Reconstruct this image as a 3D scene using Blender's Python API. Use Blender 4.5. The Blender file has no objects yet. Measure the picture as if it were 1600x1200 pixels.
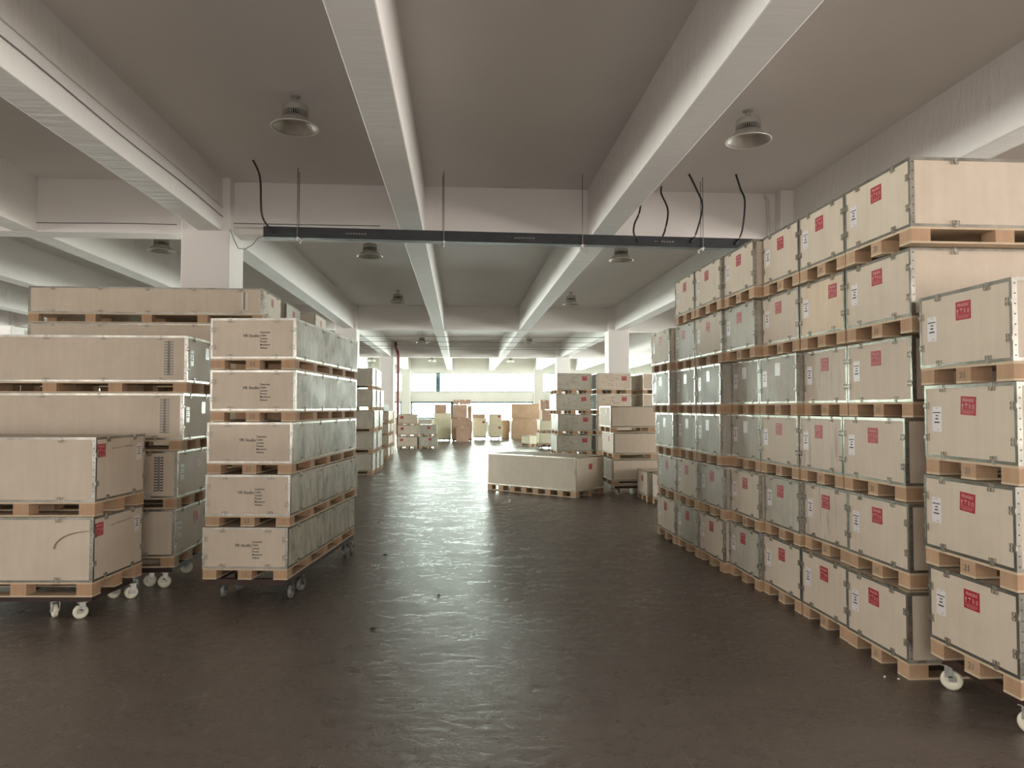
import bpy, math, random
from mathutils import Vector, Matrix
random.seed(7)
S = bpy.context.scene
C = S.collection
PI = math.pi
def R(d): return math.radians(d)

# ------------------------------------------------------------------ camera
cam_d = bpy.data.cameras.new('camera'); cam = bpy.data.objects.new('camera', cam_d); C.objects.link(cam)
cam_d.sensor_width = 36; cam_d.lens = 36*1130/1600; cam_d.clip_end = 300
cam.location = (0, 0, 1.6)
cam.rotation_euler = (R(90)+math.atan2(37, 1130), 0, -math.atan2(81, 1130))
S.camera = cam

# ------------------------------------------------------------------ world, light, exposure
S.view_settings.view_transform = 'Standard'
S.view_settings.look = 'None'
S.view_settings.gamma = 1
S.view_settings.use_curve_mapping = False
S.view_settings.exposure = 0.0
W_ = bpy.data.worlds.new('sky'); S.world = W_; W_.use_nodes = True
bg = W_.node_tree.nodes['Background']; bg.inputs[0].default_value = (0.90, 1.0, 0.93, 1); bg.inputs[1].default_value = 0.6

def area(name, loc, rot, sx, sy, power, col):
    d = bpy.data.lights.new(name, 'AREA'); d.shape = 'RECTANGLE'; d.size = sx; d.size_y = sy
    d.energy = power; d.color = col
    o = bpy.data.objects.new(name, d); C.objects.link(o); o.location = loc; o.rotation_euler = rot; o.visible_camera = True
    return o
# overcast daylight outside the far window wall, and outside the dock openings behind the camera
area('daylight_far', (-4, 48.2, 3.0), (R(-84), 0, 0), 40, 4.6, 25000, (0.90, 1.0, 0.93))
area('daylight_back', (0.0, -5.6, 2.0), (R(90), 0, 0), 22, 3.6, 570, (1.0, 0.89, 0.83))
area('fill_left_near', (-24.9, 0.3, 2.2), (R(90), 0, R(-90)), 9.5, 3.2, 2300, (1.0, 0.94, 0.88))  # left-hand panels: fill light added outside the unseen wall to brighten crate faces
area('fill_left_mid', (-24.9, 15, 2.4), (R(90), 0, R(-90)), 14, 2.6, 3700, (0.95, 1.0, 0.94))
area('fill_left_far', (-24.9, 28.5, 2.4), (R(90), 0, R(-90)), 12, 2.6, 3800, (0.93, 1.0, 0.93))
area('fill_right_near', (14.1, -0.3, 2.2), (R(90), 0, R(90)), 8.5, 3.2, 2400, (1.0, 0.92, 0.86))  # right-hand panels: added fill as well, no known source on that side
area('fill_right_mid', (14.1, 15, 2.4), (R(90), 0, R(90)), 14, 2.6, 900, (0.95, 1.0, 0.94))
area('fill_right_far', (14.1, 28.5, 2.4), (R(90), 0, R(90)), 12, 2.6, 2100, (0.93, 1.0, 0.93))

# ------------------------------------------------------------------ materials
def nmat(name):
    m = bpy.data.materials.new(name); m.use_nodes = True
    nt = m.node_tree; b = nt.nodes['Principled BSDF']
    return m, nt, b
def ramp(nt, fac, stops):
    r = nt.nodes.new('ShaderNodeValToRGB'); e = r.color_ramp.elements
    e[0].position, e[0].color = stops[0][0], (*stops[0][1], 1)
    e[1].position, e[1].color = stops[-1][0], (*stops[-1][1], 1)
    for p, c in stops[1:-1]:
        k = e.new(p); k.color = (*c, 1)
    nt.links.new(fac, r.inputs[0]); return r.outputs[0]
def g3(v): return (v, v, v)
def noise(nt, scale=(1, 1, 1), s=5, detail=4, rough=.55, rand=False, coord='Object', rot=(0, 0, 0), dist=0):
    tc = nt.nodes.new('ShaderNodeTexCoord'); mp = nt.nodes.new('ShaderNodeMapping')
    mp.inputs['Scale'].default_value = scale; mp.inputs['Rotation'].default_value = rot
    nt.links.new(tc.outputs[coord], mp.inputs[0])
    n = nt.nodes.new('ShaderNodeTexNoise'); n.inputs['Scale'].default_value = s
    n.inputs['Detail'].default_value = detail; n.inputs['Roughness'].default_value = rough
    n.inputs['Distortion'].default_value = dist
    if rand:
        oi = nt.nodes.new('ShaderNodeObjectInfo'); mu = nt.nodes.new('ShaderNodeVectorMath'); mu.operation = 'SCALE'
        cb = nt.nodes.new('ShaderNodeCombineXYZ')
        for k in range(3): nt.links.new(oi.outputs['Random'], cb.inputs[k])
        nt.links.new(cb.outputs[0], mu.inputs[0]); mu.inputs['Scale'].default_value = 37
        ad = nt.nodes.new('ShaderNodeVectorMath'); ad.operation = 'ADD'
        nt.links.new(mp.outputs[0], ad.inputs[0]); nt.links.new(mu.outputs[0], ad.inputs[1])
        nt.links.new(ad.outputs[0], n.inputs['Vector'])
    else:
        nt.links.new(mp.outputs[0], n.inputs['Vector'])
    return n.outputs['Fac']
def bump(nt, b, h, strength=.2, dist=.01):
    n = nt.nodes.new('ShaderNodeBump'); n.inputs['Strength'].default_value = strength; n.inputs['Distance'].default_value = dist
    nt.links.new(h, n.inputs['Height']); nt.links.new(n.outputs[0], b.inputs['Normal'])
def math_(nt, op, a, b):
    n = nt.nodes.new('ShaderNodeMath'); n.operation = op
    for i, v in enumerate((a, b)):
        if isinstance(v, (int, float)): n.inputs[i].default_value = v
        else: nt.links.new(v, n.inputs[i])
    return n.outputs[0]
def plain(name, col, rough=.5, metal=0, var=.12, s=6, spec=.5, bmp=0):
    m, nt, b = nmat(name)
    c0 = tuple(max(0, c*(1-var)) for c in col); c1 = tuple(min(1, c*(1+var)) for c in col)
    f = noise(nt, s=s, rand=True)
    nt.links.new(ramp(nt, f, [(.3, c0), (.7, c1)]), b.inputs['Base Color'])
    b.inputs['Roughness'].default_value = rough; b.inputs['Metallic'].default_value = metal
    b.inputs['Specular IOR Level'].default_value = spec
    if bmp: bump(nt, b, noise(nt, s=s*8), bmp)
    return m
def ply(name, dark, light, rough=(.42, .6), streak=0.0, dusty=0.0):
    """plywood: faint vertical grain, blotches, optional dark rain streaks / dusty smears"""
    m, nt, b = nmat(name)
    g = noise(nt, scale=(22, 22, 1.6), s=1, detail=6, rand=True)
    bl = noise(nt, s=3.2, detail=5, rough=.65, rand=True)
    f = math_(nt, 'ADD', math_(nt, 'MULTIPLY', g, .35), math_(nt, 'MULTIPLY', bl, .65))
    col = ramp(nt, f, [(.32, dark), (.68, light)])
    if streak:
        s2 = noise(nt, scale=(16, 16, 2.2), s=1, detail=2, rand=True, dist=.4)
        mx = nt.nodes.new('ShaderNodeMix'); mx.data_type = 'RGBA'
        fr = nt.nodes.new('ShaderNodeMapRange'); fr.inputs[1].default_value = .56; fr.inputs[2].default_value = .74
        fr.inputs[4].default_value = streak
        nt.links.new(s2, fr.inputs[0]); nt.links.new(fr.outputs[0], mx.inputs['Factor'])
        nt.links.new(col, mx.inputs['A']); mx.inputs['B'].default_value = (dark[0]*.55, dark[1]*.52, dark[2]*.5, 1)
        col = mx.outputs['Result']
    if dusty:
        s2 = noise(nt, scale=(1, 1, .45), s=7, detail=7, rough=.7, rand=True, dist=1.2)
        mx = nt.nodes.new('ShaderNodeMix'); mx.data_type = 'RGBA'
        fr = nt.nodes.new('ShaderNodeMapRange'); fr.inputs[1].default_value = .42; fr.inputs[2].default_value = .62
        fr.inputs[4].default_value = dusty
        nt.links.new(s2, fr.inputs[0]); nt.links.new(fr.outputs[0], mx.inputs['Factor'])
        nt.links.new(col, mx.inputs['A']); mx.inputs['B'].default_value = (.17, .18, .13, 1)
        col = mx.outputs['Result']
    nt.links.new(col, b.inputs['Base Color'])
    # knots: tiny dark dots
    mr = nt.nodes.new('ShaderNodeMapRange'); mr.inputs[1].default_value = .35; mr.inputs[2].default_value = .65
    mr.inputs[3].default_value = rough[0]; mr.inputs[4].default_value = rough[1]
    nt.links.new(bl, mr.inputs[0]); nt.links.new(mr.outputs[0], b.inputs['Roughness'])
    b.inputs['Specular IOR Level'].default_value = .38
    bump(nt, b, g, .08, .004)
    return m

M = {}
M['ply'] = ply('pale_plywood', (.53, .445, .35), (.63, .54, .435), rough=(.5, .65))
M['ply_warm'] = ply('warm_plywood', (.56, .43, .30), (.70, .56, .41))
M['ply_streak'] = ply('streaked_plywood', (.50, .42, .34), (.64, .54, .44), streak=.75)
M['ply_dusty'] = ply('scuffed_plywood', (.45, .42, .33), (.58, .54, .44), rough=(.42, .58), dusty=.75)
M['ply_grey'] = ply('greyish_plywood', (.40, .37, .31), (.52, .48, .40), rough=(.42, .55), dusty=.25)
M['pallet'] = ply('pallet_wood', (.36, .215, .125), (.52, .345, .215), rough=(.6, .8))
M['deck'] = ply('pallet_board', (.48, .37, .25), (.64, .51, .36), rough=(.55, .75))
M['metal'] = plain('galvanised_strip', (.40, .385, .345), .24, .85, .3, 7)
M['clipm'] = plain('zinc_clip', (.42, .40, .35), .3, .8, .2, 20)
M['rivet'] = plain('rivet', (.12, .12, .11), .4, .8)
M['red'] = plain('red_sticker', (.36, .014, .024), .4, 0, .08, 30)
M['white'] = plain('white_print', (.56, .33, .33), .5, 0, .05)
M['paper'] = plain('label_paper', (.70, .66, .66), .3, 0, .06)
M['ink'] = plain('black_ink', (.035, .03, .03), .6, 0, .2)
M['inkgrey'] = plain('grey_ink', (.20, .19, .17), .6, 0, .3)
M['scuff'] = plain('brown_scuff', (.24, .19, .13), .6)
M['inkmid'] = plain('mid_grey_print', (.24, .24, .21), .6)
M['inkpale'] = plain('pale_print', (.70, .70, .64), .6)
M['steel'] = plain('dolly_steel', (.045, .022, .016), .5, .2, .3, 10)
M['fork'] = plain('caster_fork', (.50, .50, .48), .35, .9, .2, 30)
M['darkfork'] = plain('dark_caster_fork', (.10, .10, .10), .4, .7, .2, 30)
M['wheel'] = plain('cream_nylon', (.74, .70, .56), .45, 0, .08, 20)
M['gwheel'] = plain('grey_wheel', (.20, .20, .19), .45, 0, .1, 20)
M['card'] = plain('brown_cardboard', (.50, .33, .24), .7, 0, .12, 3)
M['orange'] = plain('orange_cardboard', (.52, .35, .23), .7, 0, .12, 3)
M['tape'] = plain('pale_tape', (.75, .66, .55), .4)
M['cream'] = ply('cream_plywood', (.66, .60, .42), (.80, .74, .56))
M['tray'] = plain('black_tray', (.028, .031, .034), .45, .3, .2, 5)
M['cable'] = plain('black_cable', (.012, .012, .012), .5)
M['rod'] = plain('hanger_rod', (.22, .20, .18), .4, .8, .3, 30)
M['wire'] = plain('thin_wire', (.16, .15, .14), .5)
M['lampm'] = plain('lamp_aluminium', (.60, .58, .54), .38, .7, .1, 12)
M['lampd'] = plain('lamp_housing', (.40, .385, .35), .45, .2, .1, 12)
M['rim'] = plain('bright_rim', (.85, .84, .80), .3, .6, .05)
M['black'] = plain('matt_black', (.01, .01, .01), .7)
M['pipe'] = plain('red_pipe', (.16, .018, .02), .4, 0, .15)
M['frame'] = plain('teal_frame', (.05, .13, .15), .4, .3, .15)
M['conduit'] = plain('white_conduit', (.55, .52, .48), .5)

def paint(name, c, streaks=False):
    m, nt, b = nmat(name)
    f = noise(nt, s=.7, detail=6, rough=.6)
    nt.links.new(ramp(nt, f, [(.3, tuple(x*.93 for x in c)), (.7, c)]), b.inputs['Base Color'])
    b.inputs['Roughness'].default_value = .62; b.inputs['Specular IOR Level'].default_value = .35
    if streaks: bump(nt, b, noise(nt, scale=(.7, 7, 3), s=1.3, detail=5, rough=.6), .55, .03)
    else: bump(nt, b, noise(nt, s=9, detail=4), .05, .01)
    return m
M['paint'] = paint('white_paint', (.76, .72, .69))
M['beam'] = paint('beam_paint', (.74, .71, .68), True)
M['wall'] = paint('wall_paint', (.66, .64, .60))

# floor: dark worn epoxy, shiny, with scuffs
def floor_mat():
    m, nt, b = nmat('worn_epoxy_floor')
    def mr(v, a0, a1, b0, b1):
        n = nt.nodes.new('ShaderNodeMapRange'); nt.links.new(v, n.inputs[0])
        for i, x in enumerate((a0, a1, b0, b1)): n.inputs[i+1].default_value = x
        return n.outputs[0]
    big = noise(nt, s=.28, detail=5, rough=.6)
    mid = noise(nt, scale=(.9, 1.5, 1), s=2.1, detail=8, rough=.68, dist=.6)
    rub = noise(nt, scale=(1, 1.5, 1), s=9, detail=7, rough=.72, dist=1.0)
    fine = noise(nt, s=60, detail=3)
    f = math_(nt, 'ADD', math_(nt, 'MULTIPLY', big, .35), math_(nt, 'ADD', math_(nt, 'MULTIPLY', mid, .45), math_(nt, 'MULTIPLY', rub, .2)))
    col = ramp(nt, f, [(.32, (.098, .081, .069)), (.52, (.137, .114, .097)), (.72, (.185, .157, .137))])
    rough = math_(nt, 'ADD', mr(mid, .35, .65, .24, .36), mr(rub, .35, .65, -.06, .10))
    # long thin scratches running in several directions, in patches
    tot = None
    for i, (a, sc) in enumerate(((.5, 1.3), (-.35, 1.7), (1.15, 1.2), (2.1, 1.9), (2.7, 1.4))):
        s_ = noise(nt, scale=(sc*5, sc*.45, 1), s=1, detail=1, rot=(0, 0, a), dist=.5)
        d = math_(nt, 'ABSOLUTE', math_(nt, 'SUBTRACT', s_, .5), 0)
        k = mr(d, 0, .0055, 1, 0)
        mask = noise(nt, s=1.3, detail=3, rot=(0, 0, a*2+i))
        kk = math_(nt, 'MULTIPLY', k, mr(mask, .56, .64, 0, 1))
        tot = kk if tot is None else math_(nt, 'MAXIMUM', tot, kk)
    # dry scuffed patches
    sc1 = noise(nt, scale=(1.6, .8, 1), s=2.4, detail=9, rough=.75, rot=(0, 0, .5), dist=2.0)
    patch = mr(sc1, .60, .66, 0, 1)
    mark = math_(nt, 'MAXIMUM', tot, math_(nt, 'MULTIPLY', patch, .55))
    mx = nt.nodes.new('ShaderNodeMix'); mx.data_type = 'RGBA'
    nt.links.new(math_(nt, 'MULTIPLY', mark, .62), mx.inputs['Factor']); nt.links.new(col, mx.inputs['A']); mx.inputs['B'].default_value = (.30, .27, .24, 1)  # scratches are real wear; their catching of light is painted as paler colour
    nt.links.new(mx.outputs['Result'], b.inputs['Base Color'])
    nt.links.new(math_(nt, 'ADD', rough, math_(nt, 'MULTIPLY', mark, .10)), b.inputs['Roughness'])
    b.inputs['Specular IOR Level'].default_value = .36
    wv = noise(nt, scale=(1.0, 1.9, 1), s=4.5, detail=7, rough=.68, dist=.5)
    h = math_(nt, 'ADD', math_(nt, 'MULTIPLY', mid, .5), math_(nt, 'ADD', math_(nt, 'MULTIPLY', wv, .30), math_(nt, 'ADD', math_(nt, 'MULTIPLY', rub, .42), math_(nt, 'MULTIPLY', fine, .05))))
    bump(nt, b, h, .36, .02)
    return m
M['floor'] = floor_mat()
def glass(name, col, tr=.92):
    m = bpy.data.materials.new(name); m.use_nodes = True; nt = m.node_tree; nt.nodes.clear()
    o = nt.nodes.new('ShaderNodeOutputMaterial'); t = nt.nodes.new('ShaderNodeBsdfTransparent'); g = nt.nodes.new('ShaderNodeBsdfGlossy')
    t.inputs[0].default_value = (*col, 1); g.inputs['Roughness'].default_value = .05
    mx = nt.nodes.new('ShaderNodeMixShader'); mx.inputs[0].default_value = 1-tr
    nt.links.new(t.outputs[0], mx.inputs[1]); nt.links.new(g.outputs[0], mx.inputs[2]); nt.links.new(mx.outputs[0], o.inputs[0])
    return m
M['glass'] = glass('window_glass', (.97, 1, .98)); M['teal'] = glass('teal_glass', (.03, .062, .068))

# ------------------------------------------------------------------ mesh helper
class MB:
    def __init__(s): s.v = []; s.f = []; s.m = []
    def quadbox(s, pts, mi=0):
        b = len(s.v); s.v += pts
        for q in ((0, 3, 2, 1), (4, 5, 6, 7), (0, 1, 5, 4), (1, 2, 6, 5), (2, 3, 7, 6), (3, 0, 4, 7)):
            s.f.append(tuple(b+i for i in q)); s.m.append(mi)
    def box(s, x0, x1, y0, y1, z0, z1, mi=0):
        s.quadbox([(x0, y0, z0), (x1, y0, z0), (x1, y1, z0), (x0, y1, z0), (x0, y0, z1), (x1, y0, z1), (x1, y1, z1), (x0, y1, z1)], mi); return s
    def tube(s, pts, r, n=8, mi=0):
        pts = [Vector(p) for p in pts]; rings = []
        for i, p in enumerate(pts):
            d = (pts[min(i+1, len(pts)-1)] - pts[max(i-1, 0)]).normalized()
            a = Vector((0, 0, 1)) if abs(d.z) < .9 else Vector((1, 0, 0))
            u = d.cross(a).normalized(); w = d.cross(u).normalized(); b = len(s.v)
            rr = r[i] if isinstance(r, (list, tuple)) else r
            for k in range(n):
                t = 2*PI*k/n; s.v.append(tuple(p+u*rr*math.cos(t)+w*rr*math.sin(t)))
            rings.append(b)
        for i in range(len(rings)-1):
            for k in range(n):
                a, b = rings[i], rings[i+1]
                s.f.append((a+k, a+(k+1) % n, b+(k+1) % n, b+k)); s.m.append(mi)
        s.f.append(tuple(rings[0]+k for k in range(n))[::-1]); s.m.append(mi)
        s.f.append(tuple(rings[-1]+k for k in range(n))); s.m.append(mi); return s
    def lathe(s, prof, n=32, mi=0, axis='z', c=(0, 0, 0), close=False):
        rings = []
        for (r, z) in prof:
            b = len(s.v)
            for k in range(n):
                t = 2*PI*k/n; a, d = r*math.cos(t), r*math.sin(t)
                p = (a, d, z) if axis == 'z' else ((z, a, d) if axis == 'x' else (a, z, d))
                s.v.append((p[0]+c[0], p[1]+c[1], p[2]+c[2]))
            rings.append(b)
        L = list(range(len(rings)-1))
        for i in L:
            a, b = rings[i], rings[i+1]
            for k in range(n): s.f.append((a+k, a+(k+1) % n, b+(k+1) % n, b+k)); s.m.append(mi)
        if close:
            a, b = rings[-1], rings[0]
            for k in range(n): s.f.append((a+k, a+(k+1) % n, b+(k+1) % n, b+k)); s.m.append(mi)
        return s
    def mesh(s, name, mats, smooth=False):
        me = bpy.data.meshes.new(name); me.from_pydata(s.v, [], s.f)
        for m in (mats if isinstance(mats, (list, tuple)) else [mats]): me.materials.append(m)
        me.polygons.foreach_set('material_index', s.m)
        if smooth: me.polygons.foreach_set('use_smooth', [True]*len(s.f))
        me.update(); return me
def ob(name, me, parent=None, loc=(0, 0, 0), rot=None, label=None):
    o = bpy.data.objects.new(name, me); C.objects.link(o); o.location = loc
    if rot is not None: o.rotation_euler = rot
    if parent: o.parent = parent
    if label: o['label'] = label
    return o
def tag(o, label, cat, group=None, kind=None):
    o['label'] = label; o['category'] = cat
    if group: o['group'] = group
    if kind: o['kind'] = kind
    return o
def thing(name, label, cat, loc=(0, 0, 0), rz=0, group=None):
    o = bpy.data.objects.new(name, None); C.objects.link(o); o.empty_display_size = .1
    o.location = loc; o.rotation_euler = (0, 0, rz)
    return tag(o, label, cat, group)
def struct(name, mb, m, bevel=0):
    o = ob(name, mb.mesh(name, m)); o['kind'] = 'structure'
    if bevel:
        b = o.modifiers.new('bevel', 'BEVEL'); b.width = bevel; b.segments = 2; b.limit_method = 'ANGLE'
    return o

# ------------------------------------------------------------------ the hall
X0, X1, Y0, Y1 = -24.0, 13.2, -5.0, 46.0
SL, SO = 4.73, 4.0
struct('floor', MB().box(X0-.3, X1+.3, Y0-.3, Y1+4, -.2, 0), M['floor'])
struct('ceiling', MB().box(X0-.3, X1+.3, Y0-.3, Y1+.3, SL, SL+.2), M['paint'])
for nm, xa, xb in (('wall_left', X0-.3, X0), ('wall_right', X1, X1+.3)):
    w = MB(); w.box(xa, xb, Y0, 5.6, 0, .4); w.box(xa, xb, 5.6, Y1, 0, 1.1); w.box(xa, xb, Y0, Y1, 3.7, SL)
    for ya, yb in ((Y0, -4.6), (.2, .7), (5.4, 7.0), (11.5, 12.2), (16.0, 17.0), (22.0, 23.1), (28.0, 28.6), (34.6, Y1)): w.box(xa, xb, ya, yb, .4, 3.7)  # unseen openings added so the side fill panels reach the hall
    struct(nm, w, M['wall'])
# wide dock openings behind the camera
wb = MB(); wb.box(X0, X1, Y0-.3, Y0, 3.85, SL)
for a, b in ((X0, -11.2), (-4.3, -3.6), (4.2, 4.9), (11.2, X1)): wb.box(a, b, Y0-.3, Y0, 0, 3.85)
struct('wall_back', wb, M['wall'])
for bl in (-21.6, -18.98, -16.3, -13.5, -11.2, -8.65, -6.07, -3.55, -.82, 1.82, 4.78, 7.4, 10.0):
    struct('ceiling_beam', MB().box(bl, bl+.32, Y0, Y1, SO, SL+.02), M['beam'], .012)
FR = (-1.9, 10.2, 22.3, 34.4)
for y in FR:
    struct('cross_beam', MB().box(X0, X1, y, y+.35, SO-.006, SL+.02), M['paint'], .012)
    for cx in (-22.4, -13.75, -3.77, 4.59, 12.5):
        struct('column', MB().box(cx, cx+.64, y-.2, y+.44, 0, SL+.01), M['paint'], .015)
# far wall: sill, spandrel, lintel, piers, and windows
wf = MB()
wf.box(X0, X1, Y1-.02, Y1+.25, 3.81, SL)
wf.box(X0, X1, Y1-.02, Y1+.25, 1.98, 2.60)
for a, b in ((X0, -3.4), (-3.4, -.5), (4.7, X1)): wf.box(a, b, Y1-.02, Y1+.25, 0, .88)
for a, b in ((X0, X0+.5), (-13.75, -13.1), (-3.67, -3.11), (4.68, 5.29), (X1-.7, X1)): wf.box(a, b, Y1-.35, Y1+.25, 0, SL)
struct('wall_far', wf, M['wall'])
bays = ((X0+.5, -13.75), (-13.1, -3.67), (-3.11, 4.68), (5.29, X1-.7))
n = 0
for a, b in bays:
    for (z0, z1) in ((2.60, 3.81), (.88, 1.98)):
        b2 = b
        if (a, z0) == (-3.11, .88): b2 = -.5
        n += 1
        nm = max(1, round((b2-a)/1.75)); st = (b2-a)/nm; w = .05 if z0 > 2 else .10
        f = MB(); y = Y1+.10
        f.box(a, b2, y, y+.06, z0, z0+w); f.box(a, b2, y, y+.06, z1-w, z1)
        for k in range(nm+1):
            x = min(max(a+k*st, a+w/2), b2-w/2); f.box(x-w/2, x+w/2, y, y+.06, z0, z1)
        root = bpy.data.objects.new('window_%d' % n, None); C.objects.link(root); root['kind'] = 'structure'
        root.location = (0, 0, 0)
        ob('window_frame', f.mesh('window_frame', M['frame']), root)
        for k in range(nm):
            teal = (z0 > 2 and a == -3.11 and k == 1)
            ob('pane', MB().box(a+k*st+w/2, a+(k+1)*st-w/2, y+.02, y+.03, z0+w, z1-w).mesh('pane', M['glass']), root)
            if teal:
                x = -1.53
                ob('tinted_pane', MB().box(x, x+.26, y+.035, y+.045, z0+w, z1-w).mesh('tinted_pane', M['teal']), root, label='narrow turquoise pane')
# the big loading door opening between the sill walls
f = MB(); f.box(-.5, -.42, Y1+.06, Y1+.16, 0, 1.98); f.box(4.6, 4.68, Y1+.06, Y1+.16, 0, 1.98); f.box(-.42, 4.6, Y1+.06, Y1+.16, 1.9, 1.98)
dr = bpy.data.objects.new('door_1', None); C.objects.link(dr); dr['kind'] = 'structure'
ob('door_frame', f.mesh('door_frame', M['frame']), dr)

# ------------------------------------------------------------------ text
_tx = {}
def text_mesh(body, size, mat, align='LEFT', spacing=1.0, ext=.0004):
    k = (body, size, mat.name, align)
    if k in _tx: return _tx[k]
    cu = bpy.data.curves.new('t', 'FONT'); cu.body = body; cu.size = size; cu.align_x = align; cu.space_line = spacing
    cu.extrude = ext; cu.offset = size*.012; cu.resolution_u = 2
    o = bpy.data.objects.new('t', cu); C.objects.link(o)
    bpy.context.view_layer.update()
    me = bpy.data.meshes.new_from_object(o.evaluated_get(bpy.context.evaluated_depsgraph_get()))
    bpy.data.objects.remove(o); me.materials.clear(); me.materials.append(mat); me.name = 'lettering'
    _tx[k] = me; return me

# ------------------------------------------------------------------ crate pieces (meshes cached by size)
_c = {}
def cached(key, fn):
    if key not in _c: _c[key] = fn()
    return _c[key]
EW, ET = .0165, .0025
def body_mesh(W, L, H, mat):
    def f():
        return MB().box(-W/2, W/2, 0, L, 0, H).mesh('panels', M[mat])
    return cached(('b', W, L, H, mat), f)
def edge_mesh(W, L, H, lid=True):
    def f():
        b = MB(); x, t, w = W/2, ET, EW
        for zz0, zz1 in ((0, w), (H-w, H)):
            b.box(-x, x, -t, 0, zz0, zz1); b.box(-x, x, L, L+t, zz0, zz1)
            b.box(-x-t, -x, -t, L+t, zz0, zz1); b.box(x, x+t, -t, L+t, zz0, zz1)
        for sx in (-1, 1):
            for yy, s in ((0, -1), (L, 1)):
                xa, xb = sorted((sx*x, sx*(x-w))); ya, yb = sorted((yy, yy+s*t)); b.box(xa, xb, ya, yb, w, H-w)
                xa, xb = sorted((sx*x, sx*(x+t))); ya, yb = sorted((yy+s*t, yy-s*w*1.5)); b.box(xa, xb, ya, yb, w, H-w)
                xa, xb = sorted((sx*x, sx*(x-w))); b.box(xa, xb, min(0, yy-.0) if yy == 0 else L-w, w if yy == 0 else L, H, H+.001)
        b.box(-x-t, x+t, -t, w, H, H+t); b.box(-x-t, x+t, L-w, L+t, H, H+t)
        b.box(-x-t, -x+w, w, L-w, H, H+t); b.box(x-w, x+t, w, L-w, H, H+t)
        # rivets down the upright strips of the long sides
        k = max(4, int(H/.05))
        for i in range(k):
            z = w*1.6+(H-3.2*w)*i/(k-1)
            for sx in (-1, 1):
                xa, xb = sorted((sx*(x+t), sx*(x+t+.0012)))
                b.box(xa, xb, w*.55, w*.55+.007, z-.0035, z+.0035, 1)
                b.box(xa, xb, L-w*.55-.007, L-w*.55, z-.0035, z+.0035, 1)
        return b.mesh('metal_edging', [M['metal'], M['rivet']])
    return cached(('e', W, L, H), f)
def clip_mesh():
    def f():
        # local: x along the edge, y out of the face, z away from the edge into the face
        b = MB(); o = .0026; q = 1.05
        b.box(-.016, .016, o, o+.003, .004, .010); b.box(-.0045, .0045, o, o+.006, -.004, .020)
        for s in (-1, 1):
            c = s*.011
            for (x0, x1, z0, z1) in ((c-.009, c+.009, .016, .018), (c-.009, c+.009, .034, .036), (c-.009, c-.007, .016, .036), (c+.007, c+.009, .016, .036)):
                b.box(x0, x1, o, o+.005, z0, z1)
        b.box(-.012, .012, -.004, o+.003, -.0032, 0.001)
        b.v = [(x*q, y, z*q) for x, y, z in b.v]
        return b.mesh('clip', M['clipm'])
    return cached('clip', f)
def deck_mesh(W, L, P, nb, merged):
    def f():
        b = MB(); b.box(-W/2, W/2, 0, L, P-.014, P)
        bw = .115
        for x in (-W/2, -bw/2, W/2-bw): b.box(x, x+bw, 0, L, 0, .012)
        if merged:
            for x in (-W/2, -bw/2, W/2-bw):
                for k in range(nb):
                    y = (L-.12)*k/(nb-1); b.box(x, x+bw, y, y+.12, .012, P-.014, 1)
        return b.mesh('pallet', [M['deck'], M['pallet']])
    return cached(('d', W, L, P, nb, merged), f)
def block_mesh(P):
    def f():
        b = MB(); b.box(-.0575, .0575, .001, .119, .012, P-.014); return b.mesh('block', M['pallet'])
    return cached(('blk', P), f)
def sticker_mesh(): return cached('st', lambda: MB().box(-.058, .058, -.0012, 0, -.05, .05).mesh('fragile_sticker', M['red']))
def sticker_marks():
    def f():
        b = MB(); y0, y1 = -.0020, -.0012
        def r(x0, x1, z0, z1): b.box(x0, x1, y0, y1, z0, z1)
        # glass, umbrella, arrows and box symbols in a row, two text rules beneath
        r(-.047, -.037, -.004, .008); r(-.0435, -.0405, -.016, -.004); r(-.047, -.037, -.018, -.016)
        r(-.024, -.004, .004, .008); r(-.020, -.008, .008, .011); r(-.0150, -.0135, -.014, .004)
        r(.009, .012, -.014, .010); r(.005, .016, .006, .008); r(.0165, .0195, -.014, .004)
        r(.033, .047, -.014, -.011); r(.033, .036, -.014, .006); r(.044, .047, -.014, .006); r(.033, .047, .003, .006)
        r(-.05, .05, -.0235, -.0225)
        for k in range(9): r(-.046+k*.0105, -.046+k*.0105+.007, -.034, -.031)
        for k in range(7): r(-.036+k*.0105, -.036+k*.0105+.006, -.042, -.0395)
        return b.mesh('symbols', M['white'])
    return cached('sm', f)
def label_mesh(): return cached('lb', lambda: MB().box(-.04, .04, -.001, 0, -.07, .07).mesh('shipping_label', M['paper']))
def label_marks():
    def f():
        b = MB(); y0, y1 = -.0017, -.001
        for (x0, x1, z0, z1) in ((-.034, .030, .034, .040), (-.010, .012, .016, .023), (-.014, .012, -.002, .006), (-.024, .022, -.022, -.014)):
            k = x0
            while k < x1: b.box(k, min(k+.0068, x1), y0, y1, z0, z1); k += .0082
        b.box(-.036, -.030, y0, y1, .056, .058); b.box(-.008, .006, y0, y1, .060, .062); b.box(.004, .016, y0, y1, -.060, -.057)
        return b.mesh('printed_lines', M['ink'])
    return cached('lm', f)
def comb_mesh(H, ink='ink'):
    def f():
        b = MB(); b.box(-.010, .010, -.001, 0, .06, H-.05, 1)
        k = .06
        while k < H-.06:
            b.box(-.034, -.012, -.0012, 0, k, k+.010); b.box(.012, .034, -.0012, 0, k, k+.010)
            b.box(-.038, -.034, -.0012, 0, k, k+.017); b.box(.034, .038, -.0012, 0, k, k+.017)
            k += .024
        return b.mesh('printed_scale_strip', [M[ink], M['inkgrey']])
    return cached(('cm', H, ink), f)
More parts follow.
